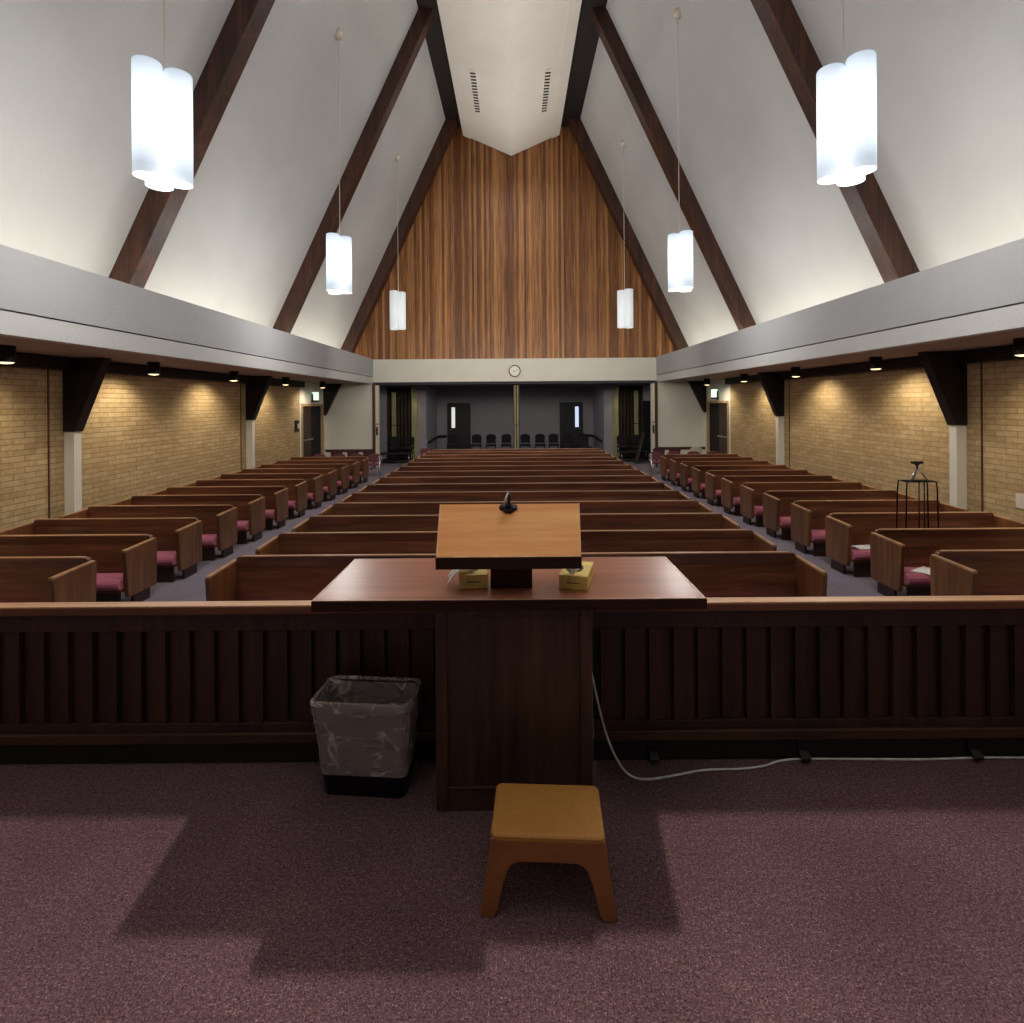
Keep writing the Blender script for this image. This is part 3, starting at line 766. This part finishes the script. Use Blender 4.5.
MB().cyl(0, 0, hh-.06, hh-.01, .012, n=12).build('head', M['black'], tr)
tag(tr, 'small silver tripod standing on the black wire stand', 'tripod')
wc = empty('webcam', (xs(916.5), YS, zs+.008+hh-.01))
MB().box(-.065, .065, -.02, .02, .018, .046).build('body', M['black'], wc, .006)
MB().cyl(0, 0, 0, .02, .02, .03, 12).build('mount', M['black'], wc)
tag(wc, 'flat black webcam on top of the small tripod', 'webcam')

# papers on cushions
for x, y, rz, lab in ((4.28, rows[2]-.30, .1, 'white sheet lying on the mauve cushion of the third right pew'), (4.33, rows[1]-.36, .5, 'folded white sheet on the mauve cushion of the second right pew')):
    m = MB(); rg = []
    for k in range(6):
        yy = -.10+.04*k; rg.append([(-.14, yy, .004+.006*math.sin(k)), (.14, yy, .003+.004*math.cos(k)), (.14, yy, .002+.004*math.cos(k)), (-.14, yy, .002+.006*math.sin(k))])
    o = m.loft(rg).build('paper_sheet', M['paper'], None, 0, (x, y, FZ+.318), rz); tag(o, lab, 'paper')

# ------------------------------------------------------------------ chairs
def make_chair(mat, frame):
    r = empty('stacking_chair')
    MB().loft([rrect(.20, .19, .06, .275), rrect(.205, .195, .06, .30), rrect(.19, .18, .06, .325)], smooth=False).build('seat', M[mat], r)
    pr = []
    for k in range(17):
        a = math.pi*k/16; pr.append((.195*math.cos(a)*(1 if abs(math.cos(a)) < .9 else 1), .46+.10*math.sin(a)**.6))
    pr = [(.17, .34)]+pr+[(-.17, .34)]
    MB().prism(pr, 'y', .185, .225).build('backrest', M[mat], r, .008)
    for s in (-1, 1):
        MB().tube([(s*.17, -.16, .28), (s*.19, -.18, 0)], .011, 6).build('leg', M[frame], r)
        MB().tube([(s*.18, .21, .38), (s*.17, .19, .28), (s*.19, .22, 0)], .011, 6).build('leg', M[frame], r)
    r.scale = (1, 1, 1.14)
    return r
protos = {'maroon': make_chair('maroon', 'metal_black'), 'maroon_light': make_chair('maroon_light', 'silver'), 'beige': make_chair('beige', 'silver'), 'darkfab': make_chair('darkfab', 'metal_black')}
used = set()
def chair(kind, x, y, rz, label, group):
    if kind in used: o = dup(protos[kind])
    else: o = protos[kind]; used.add(kind)
    o.location = (x, y, FZ); o.rotation_euler.z = rz; tag(o, label, 'chair', group)
L4 = ['nearest the brick wall', 'second from the brick wall', 'third from the brick wall', 'nearest the foyer opening']
for i, x in enumerate((-5.86, -5.27, -4.74, -4.21)): chair('maroon_light', x, 15.95, 0, 'rose chair in the front row of the far left corner, '+L4[i], 'chairs in the far left corner')
for i, x in enumerate((-5.88, -5.34, -4.82)): chair('maroon', x, 17.55, 0, 'dark maroon chair against the far left wall panel, '+['nearest the brick wall', 'middle one', 'nearest the foyer opening'][i], 'chairs in the far left corner')
for i, x in enumerate((5.92, 5.33, 4.74, 4.20)): chair('maroon_light', x, 15.95, 0, 'rose chair in the front row of the far right corner, '+L4[i], 'chairs in the far right corner')
chair('maroon', 4.72, 17.55, 0, 'dark maroon chair against the far right wall panel nearest the opening', 'chairs in the far right corner')
chair('maroon', 5.24, 17.55, 0, 'maroon chair between the dark and the beige chair at the far right wall', 'chairs in the far right corner')
chair('beige', 5.95, 17.55, 0, 'beige chair against the far right wall panel', 'chairs in the far right corner')
chair('maroon_light', -2.98, 17.75, 0, 'lone rose chair behind the left end of the last centre pew', None)
for i, px in enumerate((452, 476, 490.5, 506)): chair('darkfab', (px-515)*22.3/F, 22.3, 0, 'black chair along the foyer back wall left of the centre post, %s from the left' % ORD[i], 'black foyer chairs')
for i, px in enumerate((525, 540, 553.5, 568, 583)): chair('darkfab', (px-515)*22.3/F, 22.3, 0, 'black chair along the foyer back wall right of the centre post, %s from the left' % ORD[i], 'black foyer chairs')
for q in [o for o in C.objects if o.get('group') == 'black foyer chairs']: q.scale.z = 1.62; q.location.y = 21.0; q.location.x *= 21.0/22.3
chair('darkfab', 2.55, 19.6, .2, 'black chair behind the right end of the last centre pew', 'black foyer chairs')
for sx, side in ((-1, 'left'), (1, 'right')):
    t = empty('folding_table', (sx*4.25, 19.35, FZ))
    MB().box(-.55, .55, -.3, .3, .33, .36).build('table_top', M['darkfab'], t, .004)
    for a in (-.48, .48):
        for b in (-.24, .24): MB().tube([(a, b, .33), (a, b, 0)], .014, 6).build('leg', M['silver'], t)
    MB().box(-.5, .5, -.28, .28, .12, .14).build('lower_shelf', M['ivory'] if False else M['metal_black'], t)
    tag(t, 'low dark table in front of the %s folding partition' % side, 'table', 'low foyer tables')
    for j, dx in enumerate((-.26, .28)):
        chair('darkfab', sx*4.25+dx, 20.0, 0, 'black chair behind the low table on the %s of the foyer, %s one' % (side, ('left', 'right')[j]), 'black foyer chairs')
b = MB().prism([(-.02, 0), (.02, 0), (.30, 1.05), (.27, 1.06)], 'y', -.25, .1).build('leaning_board', M['curtain'], None, 0, (4.15, 18.75, FZ)); tag(b, 'brown flat board leaning against the right edge of the foyer opening', 'board')
for sx, side in ((-1, 'left'), (1, 'right')):
    q = empty('aisle_stanchion', (sx*3.46, 13.75, FZ))
    MB().cyl(0, 0, 0, .03, .10, .08, 20).build('base', M['silver'], q); MB().cyl(0, 0, .03, .76, .016, n=12).build('pole', M['silver'], q); MB().sphere((0, 0, .78), .028).build('cap', M['silver'], q)
    tag(q, 'thin pale post standing at the far end of the %s aisle' % side, 'post', 'aisle posts')

# ------------------------------------------------------------------ lights
def area(name, loc, rot, sx, sy, energy, col):
    l = bpy.data.lights.new(name, 'AREA'); l.shape = 'RECTANGLE'; l.size = sx; l.size_y = sy; l.energy = energy; l.color = col
    o = bpy.data.objects.new(name, l); C.objects.link(o); o.location = loc; o.rotation_euler = rot; return o
for sx in (-1, 1):
    for (ya, yb) in ((-2, 2.4), (2.6, 7.5), (8.05, 12.75), (13.2, 17.8)):
        o = area('cove_light', (sx*5.05, (ya+yb)/2, 2.55), (0, 0, 0), .12, yb-ya, 34*(yb-ya)/4.7, (1, .93, .78))
        o.rotation_euler = (Vector((sx*.75, 0, 1))).to_track_quat('-Z', 'Y').to_euler()
        # keep long side along Y
        d = Vector((sx*.75, 0, 1)).normalized(); zc = -d; yc = Vector((0, 1, 0)); xc = yc.cross(zc)
        o.rotation_euler = Matrix((xc, yc, zc)).transposed().to_euler()
        o.data.spread = R(170)
# soft overhead hall light bounced from the ridge and the platform light from behind
area('hall_fill', (0, 9, 9.3), (0, 0, 0), 3, 16, 200, (1, .99, .98))
area('platform_fill', (0, .4, 7.2), (0, 0, 0), 4, 3, 55, (1, .97, .95))
area('ridge_uplight', (0, 11, 5.5), (R(180), 0, 0), 2.5, 14, 130, (1, .96, .9)).data.spread = R(100)  # added fill pointing up to lift the ridge ceiling, no fixture there
spot('platform_spot', (-.3, -6, 5.28), (-.3, 1.2, 0), 3000, 70, .3, (1, .86, .80), .015)
area('gable_wash', (0, 13.6, 2.9), (R(90), 0, 0), 6, .8, 110, (1, .93, .82))  # added fill brightening the gable, cross beam and end panels
area('foyer_fill', (0, 20.8, 2.1), (0, 0, 0), 5, 1.5, 9, (.8, .85, 1))
for sx in (-1, 1):
    spot('foyer_partition_glow', (sx*3.8, 19.9, 2.1), (sx*3.9, 20.5, .4), 12, 70, .8, (1, .95, .6))
w = bpy.data.worlds.new('World'); bpy.context.scene.world = w; w.use_nodes = True
w.node_tree.nodes['Background'].inputs[0].default_value = (.75, .8, .9, 1); w.node_tree.nodes['Background'].inputs[1].default_value = .12

# ------------------------------------------------------------------ camera
cam = bpy.data.cameras.new('camera'); cam.sensor_width = 36; cam.lens = F/1024*36
cam.shift_x = -3/1024; cam.shift_y = -108.5/1024; cam.clip_start = .05
co = bpy.data.objects.new('camera', cam); C.objects.link(co)
co.matrix_world = Matrix.Translation((0, 0, CZ)) @ Matrix.Rotation(R(90), 4, 'X') @ Matrix.Rotation(R(-.42), 4, 'Z')
bpy.context.scene.camera = co
sc = bpy.context.scene
sc.view_settings.view_transform = 'Standard'
sc.view_settings.look = 'None'
